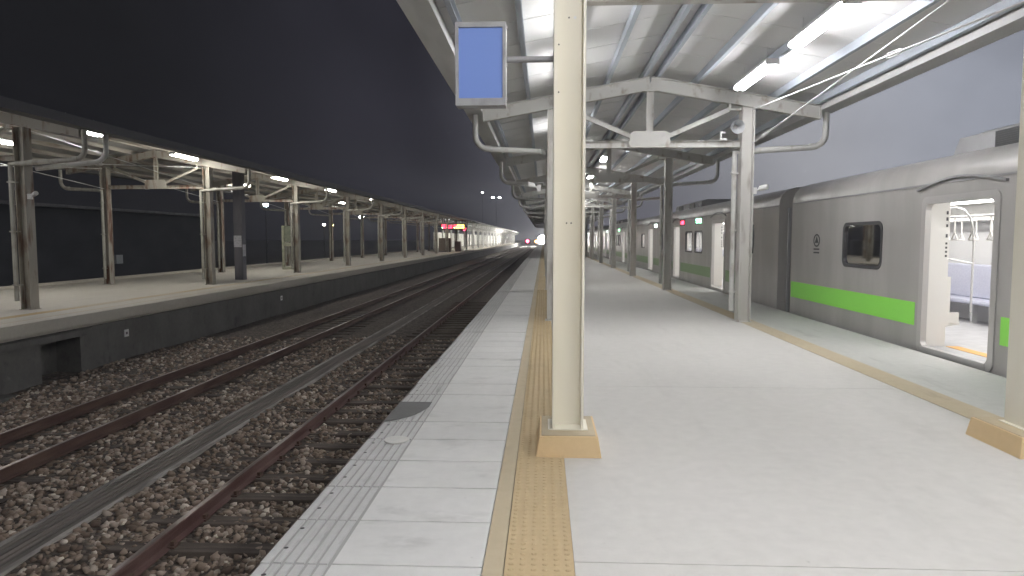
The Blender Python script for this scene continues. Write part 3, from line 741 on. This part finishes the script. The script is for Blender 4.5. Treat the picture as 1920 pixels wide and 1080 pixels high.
    if emblem:
        q = MB(); e_ = emblem
        ci = [(e_+.16*math.cos(a), 1.57+.13*math.sin(a)) for a in np.arange(24)*math.pi/12]; ii = [(e_+.125*math.cos(a), 1.57+.10*math.sin(a)) for a in np.arange(24)*math.pi/12]
        q.ring(ci, ii, 0, -.005, -.0015); q.prism([(e_-.09, 1.52), (e_+.09, 1.52), (e_, 1.66)], 0, -.005, -.0015)
        q.box(-.005, -.0015, e_-.14, e_+.14, 1.38, 1.41).box(-.005, -.0015, e_-.14, e_+.14, 1.31, 1.34)
        q.build('emblem', GASK, r_)
    for a, b_ in ac:
        q = MB(); q.frustum(.34, 2.56, a, b_, 2.76, 3.02, .06); q.frustum(.50, 2.40, a+.12, b_-.12, 3.021, 3.09, .12)
        q.box(.325, .40, a+.35, a+.47, 2.80, 2.90)
        a_ = q.build('air_conditioner', BODYD, r_)
        for g0 in (b_-1.85, a+1.0):
            q = MB().box(.318, .331, g0, g0+.9, 2.78, 2.985)
            for k in range(7): q.bar((.3155, g0+.03, 2.80+k*.027), (.3155, g0+.87, 2.80+k*.027), .012, .012)
            q.build('vent_grille', GASK, a_)
    return r_
mat_sill = mat('sill_metal', (.55, .54, .53), .3, metal=.5)
Y1 = -9.0; L1 = 24.45
c1 = car('grey train car in front with a bright green band, emblem and one open lit door', Y1, L1, [(3.1, 4.65), (10.75, 12.3), (17.62, 19.13)],
         [(5.7, 7.1), (8.1, 9.5), (13.6, 15.0), (20.42, 21.80)], [], [(4.85, 10.55), (12.5, 17.42), (19.33, 24.40)], [], emblem=23.05, ac=[(13.2, 19.15)], straps=[17.2+.42*k for k in range(16)])
gw = MB()
for k in range(9): gw.box(.35+(.04 if k % 2 else 0), 2.55-(.04 if k % 2 else 0), L1+.02+k*.092, L1+.02+(k+.92)*.092, -.3, 2.55-(.04 if k % 2 else 0))
gw.build('gangway_bellows', mat('bellows', (.22, .22, .23), .7), c1)
MB().box(.03, .09, L1+.30, L1+.36, -.3, 2.3).build('end_post', BODYD, c1)
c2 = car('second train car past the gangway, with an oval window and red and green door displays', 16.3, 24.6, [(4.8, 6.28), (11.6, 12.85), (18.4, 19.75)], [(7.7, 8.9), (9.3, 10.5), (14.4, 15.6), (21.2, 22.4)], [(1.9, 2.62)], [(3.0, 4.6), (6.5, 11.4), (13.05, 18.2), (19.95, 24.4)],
         [(8.27, 'g', 1.0), (11.1, 'r', .8), (17.5, 'w', .9)], green=mat('green_band_shaded', (.20, .30, .15), .45), ac=[(9.5, 14.5)], straps=[5+.5*k for k in range(8)])  # duller green: the dim light on this car is put into the stripe colour
q = MB().box(.35, 2.55, 24.62, 25.5, -.3, 2.5); q.build('gangway_bellows', BLACK, c2)
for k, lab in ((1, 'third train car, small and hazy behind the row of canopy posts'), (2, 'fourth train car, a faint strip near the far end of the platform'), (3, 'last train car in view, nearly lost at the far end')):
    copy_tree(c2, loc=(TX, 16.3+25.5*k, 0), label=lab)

# ------------------------------------------------------------------ things on the far platform
dp_ = thing('dark_pillar', 'square dark grey pillar with two white notices on the far platform', 'pillar', (-11.93, 26.4, 0))
MB().box(-.17, .17, -.16, .16, 0, 4.22).build('shaft', mat('pillar_grey', (.14, .135, .155), .6, noise=((3, 3, 1), .4, (.10, .10, .115), 5)), dp_, bevel=.01)
PAPER = mat('paper_notice', (.62, .62, .66), .7, noise=((18, 18, 25), .3, (.45, .45, .48), 3))
MB().box(-.165, .14, -.172, -.162, 1.28, 1.73).build('notice', PAPER, dp_); MB().box(.172, .182, -.15, .10, .92, 1.38).build('notice', PAPER, dp_)
nb = thing('name_board', 'cream framed station name board on two posts on the far platform', 'sign', (-13.25, 35.4, 0))
BRD = mat('board_cream', (.42, .42, .32), .6, noise=((5, 5, 5), .3, (.30, .31, .23), 5)); BRG = mat('board_greenish', (.22, .24, .17), .6, noise=((8, 8, 8), .4, (.16, .175, .13), 5))
for x in (-.42, .42): MB().box(x-.06, x+.06, -.06, .06, 0, 2.30).build('leg', BRD, nb)
MB().box(-.359, .359, -.03, .03, 1.45, 2.28).build('board', BRG, nb); MB().box(-.359, .359, -.045, .045, 1.22, 1.40).build('lower_board', BRD, nb)
MB().box(-.359, .359, -.05, .05, 0.0, .12).build('foot_rail', BRD, nb)
lb = thing('led_board', 'lit red and yellow LED board hanging under the far canopy', 'display board', (-11.35, 86.0, 2.72))
MB().box(-1.55, 1.55, -.15, .15, 0, .85).tube([(-1.1, 0, .85), (-1.1, 0, 1.45)], .05, 6).tube([(1.1, 0, .85), (1.1, 0, 1.45)], .05, 6).build('case', GASK, lb)
q = MB(); qy = MB(); qg = MB()
for i, (x0, x1) in enumerate(((-1.45, -.1), (.05, 1.4))):
    for k in range(9):
        a = x0+(x1-x0)*k/9; tgt = (qg if k < 1 else q if (i == 0 or k % 4 == 1) else qy)
        tgt.box(a, a+.11, -.162, -.151, .2, .42 if k % 3 else .36); (qy if (i and k > 2) else q).box(a+.01, a+.10, -.162, -.151, .46, .68)
q.build('red_cells', LEDR, lb); qy.build('yellow_cells', LEDY, lb); qg.build('green_cells', LEDG, lb)
def cabinet(label, loc, w, d, h, col):
    r_ = thing('equipment_cabinet', label, 'cabinet', loc); MB().box(-w/2, w/2, -d/2, d/2, .1, h).build('body', mat('cabinet_paint', col, .6), r_, bevel=.02)
    MB().box(-w/2+.03, w/2-.03, -d/2+.05, d/2-.05, 0, .099).build('plinth', DGREY, r_); MB().box(-w/2+.05, w/2-.05, -d/2-.018, -d/2-.001, .2, h-.1).build('door', mat('cabinet_door', tuple(c*.85 for c in col), .55), r_)
cabinet('brownish cabinet under the lit LED board on the far platform', (-12.2, 84.5, 0), 1.5, .8, 1.7, (.23, .18, .14))
cabinet('low dark brown cabinet right of the one under the LED board', (-10.9, 87, 0), .7, .7, 1.3, (.17, .12, .10))
def signal(label, loc, h, cols, r=.2):
    r_ = thing('signal_post', label, 'rail signal', loc); MB().tube([(0, 0, 0), (0, 0, h)], .07, 8).build('post', POSTM, r_)
    k = len(cols); MB().box(-r*1.5, r*1.5, -.1, .14, h, h+r*2.4*k+.1).build('head', BLACK, r_)
    for i, m_ in enumerate(cols):
        MB().tube([(0, -.16, h+r*1.3+i*r*2.4), (0, -.101, h+r*1.3+i*r*2.4)], r, 14, smooth=False).build('lens', m_, r_)
SR = emis('signal_red', (1.0, .08, .16), 7); SA = emis('signal_amber', (1.0, .5, .15), 7)
signal('red signal on a post just right of the LED board', (-10.15, 87.5, 0), 2.6, [SR], .24)
signal('red signal low beside the track near the distant headlight', (-4.65, 200, -1.3), 1.6, [SR], .5)
signal('amber signal between the red one and the distant headlight', (-2.2, 205, -1.3), 1.6, [SA], .42)
# approaching train far away
tf = thing('distant_train', 'distant oncoming train whose headlight glares at the end of the track', 'train', (-.75, 262, -1.1))
q = MB(); q.frustum(-1.4, 1.4, 0, 18, .3, 3.4, .12); q.build('body', DGREY, tf)
MB().box(-1.0, 1.0, -.03, .06, 1.75, 2.75).build('windscreen', DARKP, tf)
HL = emis('headlight', (1.0, .97, .9), 260)
MB().tube([(.35, -.16, 2.35), (.35, 0, 2.35)], 1.7, 20, smooth=False).build('headlight', HL, tf)
MB().tube([(.35, -.16, .75), (.35, 0, .75)], .30, 14, smooth=False).build('marker_light', emis('marker', (1, .75, .45), 12), tf)
# station lamps beyond
def polelamp(label, x, y, h, col, s, r=.22, twin=False):
    r_ = thing('street_lamp', label, 'street lamp', (x, y, -1.4)); H = h+1.4
    q = MB().tube([(0, 0, 0), (0, 0, H)], [.09, .05], 8)
    ends = (-1.1, 1.1) if twin else (0,)
    for e_ in ends:
        if e_: q.tube([(0, 0, H-.4), (e_, 0, H+.05)], .04, 6)
    q.build('pole', DGREY, r_); m_ = emis('lamp_glow', col, s)
    for e_ in ends:
        MB().tube([(e_, 0, H+.05), (e_, 0, H+.20)], [r*1.05, r*.4], 12).build('shade', DGREY, r_)
        MB().tube([(e_, 0, H-.16), (e_, 0, H+.049)], [r*.7, r], 12).build('bulb', m_, r_)
polelamp('bright white street lamp beyond the far platform between two posts', -22.0, 82, 4.25, (.9, .97, 1), 60, .30)
polelamp('yellow street lamp beyond the far platform', -31.0, 99, 3.6, (1, .85, .25), 25, .30)
polelamp('white street lamp left of the yellow one', -31.8, 98, 3.7, (1, .98, .9), 20, .18)
polelamp('white street lamp right of the dark pillar', -25.5, 62, 4.75, (.85, .95, 1), 40, .22)
polelamp('tiny faint lamp at the far left between two posts', -46.5, 80, 2.3, (.9, .95, 1), 8, .10)
polelamp('tall twin headed lamp mast above the far end of the tracks', -15.2, 220, 14.9, (1, 1, 1), 35, .45, True)
polelamp('single lamp mast left of the twin headed one', -19.6, 220, 16.5, (1, 1, 1), 10, .38)

# brightly lit stretch at the far end of the far platform
LYF = [104+9.5*k for k in range(19)]
rootF, _ = canopy('platform_canopy', 'brightly lit pale canopy at the far end of the far platform', CXL, LYF, 100, 280, (WHITE, WHITE, WHITE, PIPE), SHEET, base=False, purl=PURL, gut=GUT)
P2 = lamp('row lamp under the brightly lit distant canopy', (CXL+1.6, 106, 4.28), TUBEF, 2.6, 'lamps of the brightly lit distant canopy', wide=.3)
for k in range(1, 17): copy_tree(P2, loc=(CXL+1.6, 106+10.4*k, 4.28))
fw = thing('pale_fence', 'long pale fence behind the brightly lit end of the far platform', 'fence', (CXL-2.6, 100, 0))
q = MB()
for k in range(58): q.box(-.03, .03, k*3.1, k*3.1+3.0, .15, 2.6)
q.build('panel', mat('fence_pale', (.62, .62, .56), .6), fw)

# dark building behind the far platform
bl = thing('dark_building', 'dark low building behind the nearest part of the far platform', 'building', (-24.5, 19, -1.42))
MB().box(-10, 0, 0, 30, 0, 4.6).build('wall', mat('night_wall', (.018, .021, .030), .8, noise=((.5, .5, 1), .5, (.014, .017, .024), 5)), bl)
MB().box(-10.3, .35, -.3, 30.3, 4.601, 4.75).build('roof', DGREY, bl)
MB().tube([(.08, 8.7, 0), (.08, 8.7, 4.6)], .12, 8).build('downpipe', mat('pipe_bluegrey', (.12, .14, .18), .6), bl)
for y_ in (8.0, 9.25): MB().box(.001, .16, y_, y_+.55, 1.55, 2.15).build('meter_box', mat('box_pale', (.42, .44, .46), .6), bl)
MB().box(.001, .1, 19.0, 19.6, 1.6, 2.1).build('meter_box', mat('box_dull', (.30, .32, .34), .6), bl)
q = MB()
lf = thing('low_fence', 'low pale parapet along the back edge of the far platform', 'wall', (FX1+.06, 0, 0))
MB().box(-.08, .06, -4, 98, .001, .10).build('coping', C_FAR, lf)

# ------------------------------------------------------------------ haze
if HAZE:
    hm = bpy.data.materials.new('haze_air'); hm.use_nodes = True; t = hm.node_tree; t.nodes.clear()
    v = N(t, 'ShaderNodeVolumePrincipled'); v.inputs['Color'].default_value = (.86, .88, .95, 1); v.inputs['Density'].default_value = HAZE; v.inputs['Anisotropy'].default_value = .25
    o = N(t, 'ShaderNodeOutputMaterial'); t.links.new(v.outputs[0], o.inputs['Volume'])
    hz = MB().box(-70, 60, -30, 330, -2.42, 22).build('haze', hm); tag(hz, kind='stuff')
